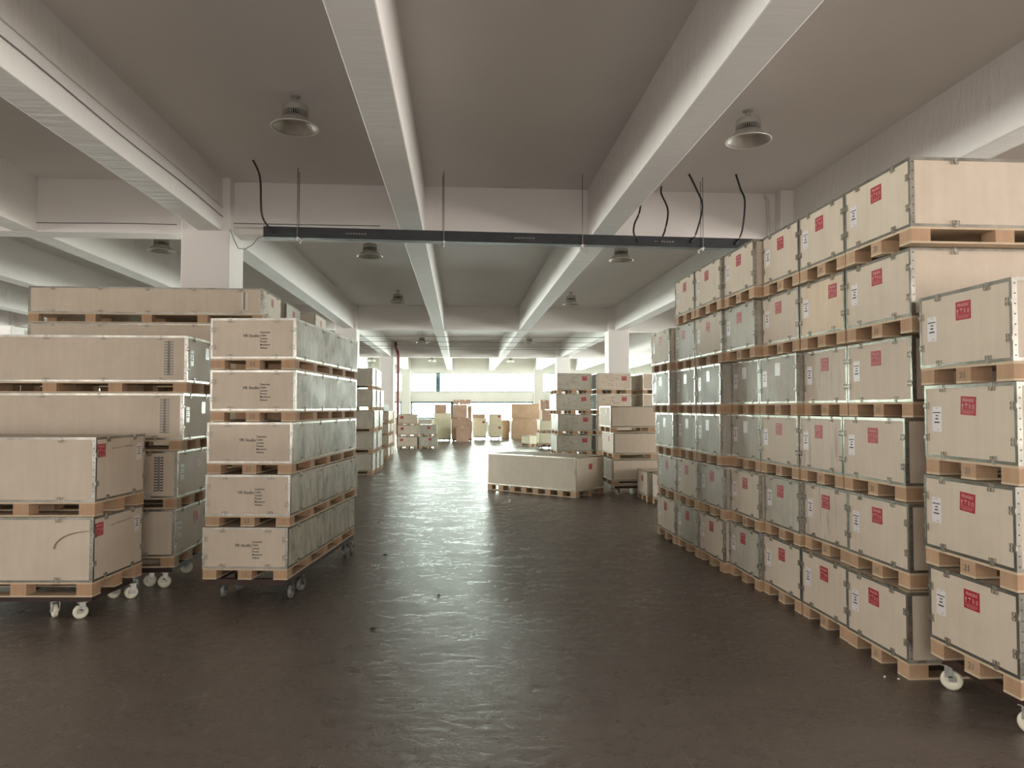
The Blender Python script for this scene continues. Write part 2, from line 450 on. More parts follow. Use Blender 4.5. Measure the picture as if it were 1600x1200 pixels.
def marks_mesh(seed, w, h, nl):
    """stencilled rows of small dark characters"""
    def f():
        rnd = random.Random(seed); b = MB()
        for i in range(nl):
            z = h*(i/(nl-1)-.5) if nl > 1 else 0; x = -w/2+rnd.random()*w*.6; n = rnd.randint(3, 8)
            for k in range(n): b.box(x+k*.016, x+k*.016+.011, -.001, 0, z, z+.013)
        return b.mesh('stencilled_marks', M['inkgrey'])
    return cached(('mk', seed, w, h, nl), f)

def put(name, me, parent, loc=(0, 0, 0), mat=None, rot=None, label=None):
    o = ob(name, me, parent, loc, rot, label)
    return o
# face frames: (origin, u, n) of each visible face, v = up
def face_mtx(W, L, face):
    if face == 'end': return Matrix.Translation((0, 0, 0)) @ Matrix.Rotation(0, 4, 'Z'), W           # -Y, u=+x
    if face == 'left': return Matrix.Translation((-W/2, L/2, 0)) @ Matrix.Rotation(-PI/2, 4, 'Z'), L    # -X
    if face == 'right': return Matrix.Translation((W/2, L/2, 0)) @ Matrix.Rotation(PI/2, 4, 'Z'), L     # +X
def add_clips(root, W, L, H, P, face, z_off):
    m, span = face_mtx(W, L, face)
    base = m @ Matrix.Rotation(PI, 4, 'Z')   # clip local +y out of face -> flip so that it points outward (-Y local)
    pts = []
    if face == 'end': us = (-.27*span, .27*span)
    else:
        n = max(3, round(span/.5)); us = [span*((i+.5)/n-.5) for i in range(n)]
    for u in us:
        pts.append((u, 0, 0)); pts.append((u, H, PI))
    if face == 'end':
        for v in (H*.28, H*.72):
            pts.append((-span/2, v, 'l')); pts.append((span/2, v, 'r'))
    for u, v, a in pts:
        if a == 'l': ang = PI/2
        elif a == 'r': ang = -PI/2
        else: ang = a
        # clip z axis points from edge into face; rotate about face normal
        loc = m @ Vector((u, 0, z_off+v))
        rot = m.to_3x3() @ Matrix.Rotation(ang, 3, 'Y') @ Matrix.Rotation(PI, 3, 'Z')
        o = ob('clip', clip_mesh(), root); o.matrix_local = Matrix.Translation(loc) @ rot.to_4x4()

def crate(label, loc, rz, W=.70, L=2.2, H=.415, P=.098, mat='ply', det=2, stick='std', group=None, nb=5, faces=('end',), so=(0, 0), blocktext=None, srot=0, sglare=False, base=True):
    """origin: middle of the label end at the bottom of the pallet base; +y runs along the crate"""
    r = thing('plywood_crate', label, 'crate', loc, rz, group)
    W = round(W, 2)
    H0 = H; H = round(H-.006, 4)
    put('panels', body_mesh(W, L, H, mat), r, (0, 0, P))
    put('metal_edging', edge_mesh(W, L, H), r, (0, 0, P))
    if base:
        pl = put('pallet_base', deck_mesh(W, L, P, nb, det < 2), r, label='bare wood skid base')
        if det >= 2:
            bm = block_mesh(P)
            for x in (-W/2+.0575, 0, W/2-.0575):
                for k in range(nb): put('block', bm, pl, (x, (L-.12)*k/(nb-1), 0))
            if blocktext: put('stamped_number', text_mesh(blocktext, .05, M['inkgrey'], 'CENTER'), pl, (-.005, -.0008, .028), rot=(PI/2, 0, 0))
    if det >= 2:
        for f in faces: add_clips(r, W, L, H, P, f, P)
    zt = P+H
    if stick in ('std', 'small', 'flip', 'right'):
        sx, sz = {'std': (0.01, zt-.115), 'small': (.02, zt-.12), 'flip': (-.29*W/.73*1.0, zt-.10), 'right': (.24, zt-.12)}[stick]
        s = put('fragile_sticker', cached('wst', lambda: MB().box(-.05, .05, -.0012, 0, -.055, .055).mesh('glare_white_sticker', M['paper'])) if sglare else sticker_mesh(), r, (sx+so[0], -.0003, sz+so[1]), rot=(0, srot, 0), label='red sticker painted white as glare' if sglare else 'red and white sticker')
        if sglare: s.name = 'glare_sticker'  # red sticker turned white: glare is put into its colour
        if det >= 1 and not sglare:
            put('symbols', sticker_marks(), s)
            put('lettering', text_mesh('FRAGILE', .0235, M['white'], 'CENTER'), s, (0, -.0014, .022), rot=(PI/2, 0, 0))
        if stick in ('std', 'flip'):
            lx = -.245*W/.7 if stick == 'std' else .27*W/.73
            lb = put('shipping_label', label_mesh(), r, (lx, -.0003, zt-.19 if stick == 'std' else zt-.14))
            if det >= 1: put('printed_lines', label_marks(), lb)
    return r

LEV = ['bottom', 'second', 'third', 'fourth', 'fifth', 'sixth', 'seventh']
def lev(l, n): return 'bottom' if l == 0 else ('topmost' if l == n-1 else LEV[l]+' up')

# ------------------------------------------------------------------ RIGHT: the long row of stacks (x of label face, near y, width) per level
ROW = [
 [(2.634,4.119,.677),(2.642,4.801,.667),(2.64,5.475,.7),(2.608,6.18,.706),(2.553,6.892,.715),(2.541,7.613,.755),(2.52,8.373,.774)],
 [(2.682,4.171,.687),(2.689,4.864,.645),(2.656,5.515,.656),(2.613,6.178,.674),(2.552,6.858,.711),(2.526,7.575,.73),(2.52,8.31,.794)],
 [(2.703,4.227,.715),(2.702,4.948,.648),(2.689,5.602,.714),(2.686,6.322,.69),(2.577,7.018,.719),(2.572,7.743,.675),(2.52,8.425,.758)],
 [(2.787,4.272,.747),(2.785,5.025,.663),(2.729,5.693,.731),(2.726,6.43,.655),(2.609,7.092,.75),(2.597,7.848,.716),(2.52,8.57,.756)],
 [(2.691,4.123,.734),(2.685,4.863,.67),(2.678,5.539,.695),(2.61,6.24,.734),(2.586,6.98,.823),(2.581,7.809,.742),(2.52,8.557,.82)],
 [(2.632,4.022,.729),(2.635,4.757,.668),(2.633,5.431,.67),(2.555,6.107,.722),(2.525,6.835,.769),(2.52,7.61,.699)]]
CN = ['nearest', 'second nearest', 'third nearest', 'middle', 'fifth nearest', 'second farthest', 'farthest']
for l, rowl in enumerate(ROW):
    for c, (x, yn, w) in enumerate(rowl):
        nlev = 5 if c == 6 else 6
        mat = 'ply'; look = 'pale crate with red sticker'
        white = (l in (2, 3) and c >= 3) or (l, c) == (3, 2)  # red stickers whose glare is painted on as plain white
        if c == 2-1 and l in (1, 2, 3): mat = 'ply_streak'; look = 'streaked crate with red sticker'
        elif white: mat = 'ply_grey'; look = 'greyish crate with red stickers painted white as glare'
        elif c >= 2 and l in (0, 1, 4): mat = 'ply_grey' if (c+l) % 2 else 'ply'; look = 'pale crate with small red sticker'
        if c == 1 and l == 4: mat = 'ply_warm'; look = 'yellowish crate with red sticker far right'
        lab = '%s, %s in %s stack of right-hand row' % (look, lev(l, nlev), CN[c])
        faces = ('end', 'right') if (c == 0) else ('end',)
        srot = 0
        if (l, c) == (4, 4): srot = R(14)
        if (l, c) == (4, 5): srot = R(6)
        if (l, c) == (3, 2): srot = R(0)
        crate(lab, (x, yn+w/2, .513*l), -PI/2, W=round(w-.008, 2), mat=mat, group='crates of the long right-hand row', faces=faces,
              blocktext='21', sglare=white, srot=srot, so=(.16 if (c == 1 and l == 4) else (-.03 if (c+l) % 3 == 0 else .0), 0.0))

# ------------------------------------------------------------------ dollies
def caster(par, x, y, swivel, white=True, r=.05):
    me = cached(('fork', white, r), lambda: MB().box(-.035, .035, -.035, .035, 2*r+.018, 2*r+.024).box(-.028, -.024, -.02, .02, r+.01, 2*r+.02).box(.024, .028, -.02, .02, r+.01, 2*r+.02)
        .box(-.028, -.024, .0, .03, r-.012, r+.02).box(.024, .028, .0, .03, r-.012, r+.02)
        .lathe([(.0, -.032), (.007, -.032), (.007, .032), (0, .032)], 10, 0, 'x', (0, .012, r)).mesh('caster_fork', M['fork'] if white else M['darkfork']))
    wm = cached(('wheel', white, r), lambda: MB().lathe([(.0, -.012), (r*.45, -.014), (r*.5, -.016), (r*.86, -.016), (r, -.010), (r, .010), (r*.86, .016), (r*.5, .016), (r*.45, .014), (0, .012)], 28, 0, 'x', (0, .012, r)).mesh('wheel', M['wheel'] if white else M['gwheel'], True))
    return me, wm
def dolly(label, loc, rz, w, l, zt, casters, white=True, group='dollies under the crate stacks', r=.05, y0=.06):
    d = thing('crate_dolly', label, 'dolly', loc, rz, group)
    b = MB(); z1 = zt; z0 = zt-.05; t = .045
    b.box(-w/2, -w/2+t, y0, l-y0, z0, z1); b.box(w/2-t, w/2, y0, l-y0, z0, z1)
    for k in range(4):
        y = y0+(l-2*y0-t)*k/3; b.box(-w/2+t, w/2-t, y, y+t, z0, z1)
    ob('frame', b.mesh('dolly_frame', M['steel']), d)
    for (x, y, sw) in casters:
        fm, wm = caster(d, x, y, sw, white, r)
        k2 = ob('caster', fm, d, (x, y, z0-(2*r+.024)), (0, 0, sw)); ob('wheel', wm, k2, (0, 0, -(z0-(2*r+.024))))
    return d

# right near stack
for l, (x, yf) in enumerate([(2.693, 4.015), (2.688, 4.026), (2.707, 4.035), (2.693, 4.045)]):
    w = round(yf-3.34, 2)
    r_ = crate('pinkish crate with red sticker, %s on the wheeled stack at right edge' % lev(l, 4), (x, 3.34+w/2, .192+.513*l), -PI/2, W=w, mat='ply', group='crates of the wheeled stack at the right edge',
          faces=('end', 'right'), blocktext='21', srot=R(0 if l in (0, 3) else 3))
    put('printed_scale_strip', comb_mesh(.415, 'inkpale'), r_, (w/2+.0005, .15, .098), rot=(0, 0, PI/2))
dolly('dark dolly on cream wheels under the stack at the right edge', (2.69, 3.68, 0), -PI/2, .62, 2.1, .192,
      [(-.30, .09, R(-42)), (.26, .10, R(-50)), (-.30, 1.9, R(-40)), (.26, 1.9, R(60))], r=.056)

# ------------------------------------------------------------------ LEFT: printed tower
TW = [(-1.399, -6.2), (-1.383, -6.5), (-1.372, -5.7), (-1.348, -5.1), (-1.352, -5.4)]
LIST = 'Cameras\nCable\nLenses\nPower\nMonitors\nVideos'
for l, (x, th) in enumerate(TW):
    t = R(th); w = .70; cx = x-w/2*math.cos(t); cy = 6.04-w/2*math.sin(t)
    r_ = crate('crate printed in black, %s in the narrow five-high tower beside the aisle' % lev(l, 5), (cx, cy, .2+.4286*l), t, W=w, L=2.15, H=.338, P=.0886,
               mat='ply_dusty' if 0 else 'ply', stick=None, group='printed crates of the narrow tower', faces=('end', 'right'), nb=5, blocktext='11')
    pr = put('printed_text', text_mesh('VR Studio', .034, M['ink']), r_, (-.085, -.0006, .0886+.178), rot=(PI/2, 0, 0))
    put('printed_list', text_mesh(LIST, .023, M['ink'], 'LEFT', 1.12), pr, (.142, .032, 0))
    if l == 0: pass
    # long side facing the aisle is a scuffed board of its own
    put('scuffed_side_panel', cached('ssp', lambda: MB().box(0, .0012, EW, 2.15-EW, EW, .338-EW).mesh('side_panel', M['ply_dusty'])), r_, (w/2, 0, .0886), label='grey smeared side board')
t = R(-6.2); cx = -1.399-.35*math.cos(t); cy = 6.04-.35*math.sin(t)
dolly('dark dolly on grey wheels under the narrow printed tower', (cx, cy, 0), t, .66, 2.2, .2,
      [(-.27, .22, R(10)), (-.24, .46, R(-20)), (.31, .20, R(5)), (.31, .45, R(-15)), (.33, 2.10, R(10)), (.30, 1.95, R(35)), (-.28, 2.0, R(0))], white=False, r=.058, y0=.02)

# left near stack (label end faces the aisle)
BX = [(-2.748, 0), (-2.741, 1)]
th = R(86)
for x, l in BX:
    w = .73; cx = x+w/2*math.cos(th); cy = 5.68+w/2*math.sin(th)
    r_ = crate('big plywood crate with dark metal edges at the left picture edge, %s' % ('lower of the two' if l == 0 else 'upper of the two'), (cx, cy, .18+.60*l), th, W=w, L=2.1, H=.49, P=.11, mat='ply', stick='flip',
               group='pair of big crates at the left picture edge', faces=('end', 'left'), nb=5)
    # pen line beside the sticker
    b = MB(); rnd = random.Random(4+l); pts = []
    for k in range(60): pts.append((-.14+k*.0055, -.0015, .11+.49-.10+.010*math.sin(k*1.9)*rnd.random()+.0006*k*.3))
    b.tube(pts, .0011, 4); put('pen_writing', b.mesh('pen_writing', M['inkgrey']), r_)
    if l == 0:
        b = MB(); pts = [(-w/2-.0006, .24-.001, 0) for _ in range(1)]
        pts = [(-.0, 0, 0)]
        arc = [(-w/2-.0008, .03+.26*math.sin(a)*1.0, .11+.25+.13*math.cos(a)) for a in [k*PI/2/10 for k in range(11)]]
        b.tube(arc, [.002+.0007*i for i in range(11)], 4); put('scuff_mark', b.mesh('scuff_mark', M['scuff']), r_, label='curved brown scuff')
cx = -2.748+.365*math.cos(th); cy = 5.68+.365*math.sin(th)
dolly('dark red-brown dolly on cream wheels under the two big crates', (cx, cy, 0), th, .60, 2.1, .18, [(-.28, .12, R(35)), (-.26, .34, R(-45)), (.30, .04, R(38)), (.31, .19, R(55)), (-.26, 1.8, 0), (.28, 1.8, 0)], r=.052, y0=.04)

# left stack behind it
CX = [-2.51, -2.496, -2.454, -2.425]
for l, x in enumerate(CX):
    w = .76
    lab = ['pinkish plywood crate, bottom of the four-high stack behind the big pair', 'pinkish crate with black ladder-like print, second in the four-high stack behind the big pair',
           'long crate with grey ladder-like print, third in the four-high stack behind the big pair', 'long crate with grey ladder-like print, topmost of the four-high stack behind the big pair'][l]
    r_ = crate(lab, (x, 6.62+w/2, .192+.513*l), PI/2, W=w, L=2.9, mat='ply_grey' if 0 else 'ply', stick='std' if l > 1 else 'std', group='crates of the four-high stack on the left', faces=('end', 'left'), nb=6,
               so=(.12, -.01), sglare=(l > 1))
    if l > 0: put('printed_scale_strip', comb_mesh(.415, 'ink' if l == 1 else 'inkmid'), r_, (-w/2-.0005, .16, .098), rot=(0, 0, -PI/2))
dolly('dark dolly with cream wheels under the four-high left stack', (-2.49, 7.0, 0), PI/2, .70, 2.7, .192, [(-.30, .12, R(10)), (-.24, .27, R(30)), (.28, .14, 0), (-.28, 2.5, 0), (.28, 2.5, 0)], r=.054, y0=.05)

# tall stacks in front of the column
for l in range(7):
    r_ = crate('long low crate, %s in the tall stack before the left column' % lev(l, 7), (-2.41, 9.0+.45, .437*l), PI/2, W=.90, L=2.74, H=.322, P=.115, mat='ply', det=2 if l > 4 else 1, group='long crates of the tall stack before the left column', faces=('end', 'left'), nb=5)
    if l > 4: put('printed_scale_strip', comb_mesh(.322, 'inkpale'), r_, (-.45-.0005, .22, .115), rot=(0, 0, -PI/2))
for l in range(7):
    crate('small plywood crate, %s in the slim stack beside the left column' % lev(l, 7), (-2.40, 10.15+.45, .437*l), PI/2, W=.88, L=.60, H=.322, P=.115, mat='ply_grey', det=1, group='crates of the slim stack beside the left column', nb=2)
for l in range(7):
    crate('plywood crate, %s in the stack just past the left column' % lev(l, 7), (-2.22, 11.25+.45, .437*l-.0), PI/2, W=.88, L=1.6, H=.322, P=.115, mat='ply', det=1, group='crates of the stack past the left column', nb=4)

# ------------------------------------------------------------------ mid-left: three stacks in line, five high
for s in range(3):
    for l in range(5):
        y = 17.48+s*.69
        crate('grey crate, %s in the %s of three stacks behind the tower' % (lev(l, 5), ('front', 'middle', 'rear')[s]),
              (-2.06+(.0 if l < 4 else -.03)+.02*((s+l) % 3-1), y+.33, .51*l), PI/2, W=.66, L=2.0, H=.41, mat='ply_grey', det=1, group='crates in the three stacks behind the narrow tower', nb=4, sglare=True)
for s in range(2):
    for l in range(4):
        crate('beige plywood crate, %s in the %s low stack past the three grey stacks' % (lev(l, 4), ('front', 'rear')[s]),
              (-2.22+.015*((s+l) % 2), 22.0+.95+s*.85, .372*l), PI/2, W=.80, L=.9, H=.275, P=.095, mat='ply', det=1, group='crates in the low stacks past the grey stacks', nb=3, stick=None)
def carton(label, x0, x1, y0, y1, z0, z1, mat='card', group=None, rz=0, name='cardboard_box', cat='box', tape=True, red=False, ribs=0):
    w, d, h = x1-x0, y1-y0, z1-z0
    r = thing(name, label, cat, ((x0+x1)/2, y0+d/2, z0), rz, group)
    b = MB().box(-w/2, w/2, -d/2, d/2, 0, h)
    me = b.mesh('panels', M[mat]); o = ob('panels', me, r)
    m = o.modifiers.new('bevel', 'BEVEL'); m.width = .006; m.segments = 1
    if tape:
        ob('tape', MB().box(-.03, .03, -d/2-.002, d/2+.002, h-.06, h+.0015).mesh('tape', M['tape']), r)
    if red:
        s = ob('fragile_sticker', sticker_mesh(), r, (w*.28, -d/2, h*.78), label='red and white sticker'); ob('symbols', sticker_marks(), s)
    if ribs:
        b = MB()
        for k in range(1, ribs): b.box(-w/2-.004, w/2+.004, -d/2-.004, d/2+.004, h*k/ribs-.006, h*k/ribs+.004)
        ob('sheet_edges', b.mesh('sheet_edges', M['card']), r)
    return r
carton('dark grey box lying on the beige stacks past the grey ones', -2.72, -2.30, 22.1, 23.6, 1.49, 1.70, 'inkgrey', tape=False)

# ------------------------------------------------------------------ centre right: long low crate
crate('long dull plywood crate standing askew on the open floor', (2.05+.45*math.cos(R(46)), 12.77+.45*math.sin(R(46)), 0), R(46), W=.90, L=2.10, H=.60, P=.115, mat='ply', det=1, nb=8, stick='small', so=(.0, -.06))
# labelled stacks behind it
for l in range(5):
    r_ = crate('stencilled crate, %s in the stack behind the long low crate' % lev(l, 5), (2.67+.02*((l*7) % 3-1), 16.8, .482*l), 0, W=.82, L=1.2, H=.385, P=.097, mat='ply_grey', det=1,
          group='stencilled crates behind the long low crate', nb=3, stick='right', srot=R(-12 if l == 3 else 0))
    put('stencilled_marks', marks_mesh(l % 3, .5, .2, 6), r_, (-.05, -.0005, .28))
for l in range(5):
    r_ = crate('stencilled crate, %s in the stack left of the dark gap' % lev(l, 5), (3.59, 16.7, .482*l), 0, W=.81, L=1.2, H=.385, P=.097, mat='ply', det=1,
          group='stencilled crates left of the dark gap', nb=3, stick='right')
    put('stencilled_marks', marks_mesh(l % 3+5, .5, .2, 6), r_, (-.05, -.0005, .28))
for l in range(5):
    crate('dark-looking crate, %s in the set-back stack between the stencilled stacks' % lev(l, 5), (4.12, 18.3, .482*l), 0, W=.60, L=1.0, H=.385, P=.097, mat='ply_grey', det=1,
          group='crates of the set-back stack', nb=3, stick=None)
for l in range(5):
    r_ = crate('plywood crate, %s in the stack nearest the right column' % lev(l, 5), (4.68, 16.7, .482*l), 0, W=.80, L=1.2, H=.385, P=.097, mat='ply', det=1, group='crates of the stack nearest the right column', nb=3, stick='right')
# wide crates on a dolly
for l, x in enumerate((2.77, 2.79, 2.74)):
    crate('wide plain crate, %s in the wheeled stack behind the long right-hand row' % lev(l, 3), (x, 13.05+.52, .172+.487*l), -PI/2, W=1.04, L=2.2, H=.385, P=.100, mat='ply', det=1, group='wide crates of the wheeled stack', nb=4, stick='small', so=(.1, 0))
dolly('dark dolly with pale wheels under the wide crates', (2.79, 13.57, 0), -PI/2, .9, 2.1, .172, [(.42, .10, R(20)), (.42, .34, R(-20)), (-.15, .10, 0), (.42, 1.9, 0), (-.4, 1.9, 0)], r=.05, y0=.03)
crate('low crate with red sticker beside the end of the right-hand row, farther of two', (3.18, 12.15+.35, 0), -PI/2, mat='ply', det=1, group='pair of low crates beyond the right-hand row', L=1.6, nb=4, so=(0, -.02))
crate('low crate with red sticker beside the end of the right-hand row, nearer of two', (3.24, 11.35+.35, 0), -PI/2, mat='ply', det=1, group='pair of low crates beyond the right-hand row', L=1.6, nb=4, so=(0, -.02))

# ------------------------------------------------------------------ far end of the hall
def fcrate(label, x0, x1, y0, z0, H, mat='ply', P=.1, L=1.0, group=None, rz=0, stick='small', so=(0, 0)):
    return crate(label, ((x0+x1)/2, y0, z0), rz, W=x1-x0, L=L, H=H, P=P, mat=mat, det=1, nb=3, stick=stick, group=group, so=so)
g = 'low crates by the red pipe'
fcrate('plywood crate by the red pipe, bottom of three', -2.45, -1.66, 28.5, 0, .38, P=.09, group=g, so=(-.24, 0))
fcrate('plywood crate by the red pipe, middle of three', -2.43, -1.64, 28.5, .47, .36, P=.08, rz=R(3), group=g, so=(-.24, 0))
fcrate('plywood crate by the red pipe, topmost of three', -2.42, -1.68, 28.5, .91, .36, P=.08, group=g, so=(-.24, 0))
fcrate('plywood crate right of the three by the pipe, lower of two', -1.58, -.90, 28.5, 0, .40, P=.09, mat='ply_grey', group=g, so=(.05, 0))
fcrate('plywood crate right of the three by the pipe, upper of two', -1.56, -.92, 28.5, .49, .37, P=.08, mat='ply_grey', group=g, so=(.0, 0))
carton('plain grey box behind the two-high crates', -2.1, -1.3, 33.0, 34.0, 0, 1.08, 'ply_grey', tape=False)
carton('tall orange carton left of the red pipe', -3.35, -2.98, 33.0, 33.8, .86, 1.46, 'orange'); carton('orange carton on the floor under the tall one, left of the red pipe', -3.35, -2.98, 33.0, 33.8, 0, .82, 'orange')
DG = 'small dollies at the far end'
def flat_dolly(label, x0, x1, y0, y1, zt=.13):
    dolly(label, ((x0+x1)/2, y0, 0), 0, x1-x0, y1-y0, zt, [(-(x1-x0)/2+.06, .1, .3), ((x1-x0)/2-.06, .1, -.2), (-(x1-x0)/2+.06, y1-y0-.1, 0), ((x1-x0)/2-.06, y1-y0-.1, 0)], white=False, group=DG, r=.03)
flat_dolly('small dolly under the two cream boxes', -1.2, -.45, 34.4, 35.5, .14)
carton('cream box with brown box above, lower of two', -1.24, -.44, 34.4, 35.5, .14, .74, 'cream', tape=False, name='cream_box', group='cream boxes left of the brown tower')
carton('cream box, upper of two under a small brown box', -1.24, -.44, 34.4, 35.5, .745, 1.34, 'cream', tape=False, name='cream_box', group='cream boxes left of the brown tower')
carton('small brown box on top of the cream boxes', -1.2, -.66, 34.5, 35.2, 1.345, 1.76)
g = 'cardboard boxes of the brown tower'
flat_dolly('small dark dolly under the brown cardboard tower', -.36, .56, 34.3, 35.4, .10)
carton('large brown box at the foot of the tower', -.40, .30, 34.5, 35.4, .10, 1.12, group=g)
carton('brown box squeezed in right of the foot of the tower', .305, .56, 34.6, 35.4, .10, 1.12, group=g)
carton('brown box in the middle of the tower', -.36, .34, 34.4, 35.3, 1.125, 1.74, group=g)
carton('slim brown box standing at the right of the tower', .36, .56, 34.6, 35.3, 1.125, 1.70, group=g)
carton('tiny brown box with white label on top of the tower, left', -.32, -.06, 34.4, 34.9, 1.745, 1.98, group=g)
carton('flat wide brown box on top of the tower, right', -.02, .50, 34.4, 35.0, 1.745, 1.98, group=g)
carton('brown box standing in front of the tower', -.18, .42, 33.85, 34.25, 0, .72, group=g)
flat_dolly('dolly under the single cream box', .68, 1.3, 36.1, 37.1, .16)
carton('single tall cream box with a small red sticker', .64, 1.31, 36.1, 37.1, .16, 1.08, 'cream', tape=False, red=True, name='cream_box')
carton('low brown box lying on the single cream box', .62, 1.24, 36.15, 36.9, 1.085, 1.27)
flat_dolly('dolly under the two stacked cream boxes', 1.5, 2.0, 36.1, 37.0, .16)
carton('cream box with red sticker, lower of the pair by the loading door', 1.42, 2.12, 36.1, 37.1, .16, .73, 'cream', tape=False, red=True, name='cream_box', group='pair of cream boxes by the loading door')
carton('cream box with red sticker, upper of the pair by the loading door', 1.45, 2.08, 36.1, 37.1, .735, 1.28, 'cream', tape=False, red=True, name='cream_box', group='pair of cream boxes by the loading door')
carton('pale orange box between cream pair and the flat-pack pile', 2.15, 2.55, 37.4, 38.2, 0, .95, 'orange')
carton('pile of flat orange cardboard sheets, lower bundle', 2.68, 4.02, 36.9, 38.4, 0, 1.07, 'orange', tape=False, ribs=7, name='cardboard_bundle', cat='cardboard bundle')
carton('pile of flat orange cardboard sheets, upper bundle', 2.64, 4.05, 36.9, 38.4, 1.075, 1.80, 'orange', tape=False, ribs=5, name='cardboard_bundle', cat='cardboard bundle')
crate('small low cream crate standing alone right of the loading door', (3.1, 30.0, 0), R(25), W=.5, L=.7, H=.32, P=.1, mat='cream', det=1, nb=2, stick=None)
g = 'cream crates left of the stencilled stack'
flat_dolly('dark dolly beneath the cream crates left of the stencilled stack', 3.08, 3.6, 27.8, 28.8, .14)
fcrate('cream crate left of the stencilled stack, lower of two', 3.05, 3.62, 27.7, .14, .42, mat='cream', group=g, P=.08, stick=None, L=1.1)
fcrate('cream crate left of the stencilled stack, upper of two', 3.07, 3.60, 27.7, .64, .40, mat='cream', group=g, P=.08, stick=None, L=1.1)
carton('brown box on the upper cream crate', 3.16, 3.55, 27.8, 28.5, 1.125, 1.52)
carton('brown carton topmost of the pile left of the stencilled stack', 3.10, 3.34, 27.8, 28.4, 1.525, 1.90)
carton('narrow brown carton beside the topmost one', 3.36, 3.56, 27.8, 28.4, 1.525, 1.88)

# ------------------------------------------------------------------ red fire pipe
p = MB(); p.tube([(-3.02, 34.1, SL-.02), (-3.02, 34.1, 4.42), (-2.92, 34.08, 4.2), (-2.90, 34.08, 4.05), (-2.90, 34.08, 2.0), (-2.90, 34.08, 0.0)], .065, 12)
tag(ob('fire_pipe', p.mesh('fire_pipe', M['pipe'], True)), 'dark red fire pipe running from ceiling to floor at the far left column', 'pipe')

# ------------------------------------------------------------------ lamps
def lamp_parts():
    P = {}
    P['ceiling_mount'] = MB().lathe([(0, 0), (.055, 0), (.055, -.012), (.03, -.02), (0, -.02)], 20).mesh('ceiling_mount', M['lampd'], False)
    P['rod'] = MB().tube([(0, 0, -.02), (0, 0, -.09)], .010, 8).box(-.03, .03, -.006, .006, -.05, -.04).mesh('rod', M['lampd'])
    b = MB(); b.lathe([(0, -.085), (.09, -.088), (.122, -.10), (.128, -.115), (.128, -.165), (.10, -.168)], 36)
    for k in range(36):
        t = 2*PI*k/36; c, s_ = math.cos(t), math.sin(t)
        x, y = .112*c, .112*s_; u, v = -s_*.003, c*.003; ex, ey = .016*c, .016*s_
        b.quadbox([(x-u-ex, y-v-ey, -.205), (x+u-ex, y+v-ey, -.205), (x+u+ex, y+v+ey, -.205), (x-u+ex, y-v+ey, -.205),
                   (x-u-ex, y-v-ey, -.16), (x+u-ex, y+v-ey, -.16), (x+u+ex, y+v+ey, -.16), (x-u+ex, y-v+ey, -.16)])
    P['heat_sink'] = b.mesh('heat_sink', M['lampd'])
    P['driver_core'] = MB().lathe([(0, -.16), (.095, -.16), (.095, -.215), (0, -.215)], 24).mesh('driver_core', M['black'])
    P['reflector'] = MB().lathe([(.085, -.205), (.125, -.215), (.15, -.245), (.215, -.305), (.228, -.318), (.236, -.318), (.236, -.324), (.222, -.324), (.205, -.305), (.142, -.25), (.118, -.224), (.0, -.22)], 48).mesh('reflector', M['lampm'], True)
    P['rim'] = MB().lathe([(.232+.0055*math.cos(t), -.322+.0055*math.sin(t)) for t in [2*PI*k/8 for k in range(8)]], 48, close=True).mesh('rim', M['rim'], True)
    P['diffuser'] = MB().lathe([(0, -.226), (.09, -.228), (.11, -.226)], 24).mesh('led_plate', M['paper'])
    return P
LP = lamp_parts()
spots = [(-1.66, 7.31, 'left of the two nearest'), (3.02, 7.33, 'right of the two nearest'), (-1.68, 13.5, 'left one just beyond the black tray'), (3.05, 13.5, 'right one just beyond the black tray'),
         (-5.35, 13.3, 'partly hidden left of the big left column'), (-1.66, 19.4, 'left one before the second cross beam'), (3.0, 19.4, 'right one before the second cross beam'),
         (-1.66, 31.4, 'left one in the bright third bay'), (3.0, 31.4, 'right one in the bright third bay'), (-1.7, 43.9, 'left one near the far windows'), (3.05, 43.9, 'right one near the far windows'),
         (-5.3, 43.9, 'small one far off left of the red pipe')]
for x, y, w in spots:
    r_ = thing('high_bay_lamp', 'grey metal bell-shaped ceiling lamp, %s' % w, 'lamp', (x, y, SL), 0, 'high bay lamps on the ceiling')
    for k, me in LP.items(): ob(k, me, r_)

# ------------------------------------------------------------------ black busbar tray, rods and cables
TX0, TX1, TZ, TY = -2.56, 3.99, 3.87, 9.55
tr = thing('cable_tray', 'long black metal cable tray hanging across the hall on rods', 'cable tray', (0, TY, TZ))
b = MB(); b.box(TX0, TX1, -.004, 0, -.07, .07); b.box(TX0, TX1, .13, .134, -.07, .07); b.box(TX0, TX1, 0, .13, -.07, -.066); b.box(TX0, TX0+.004, 0, .13, -.07, .07)
b.box(TX1-.004, TX1, 0, .13, -.07, .07); b.box(TX0, TX1, .008, .122, .0, .02)
tro = ob('tray_channel', b.mesh('tray_channel', M['tray']), tr)
tr.rotation_euler = (0, R(.5), 0)
b = MB()
for x0 in (-1.50, .72, 2.62):
    for k, (dx, w_) in enumerate(((0, .02), (.035, .012), (.06, .02), (.095, .02), (.13, .02), (.165, .016), (.195, .03), (.24, .02))):
        b.box(x0+dx, x0+dx+w_, -.0055, -.004, -.008, .006+.004*(k % 2))
ob('printed_marks', b.mesh('printed_marks', M['inkgrey']), tr, label='small pale printed lettering')
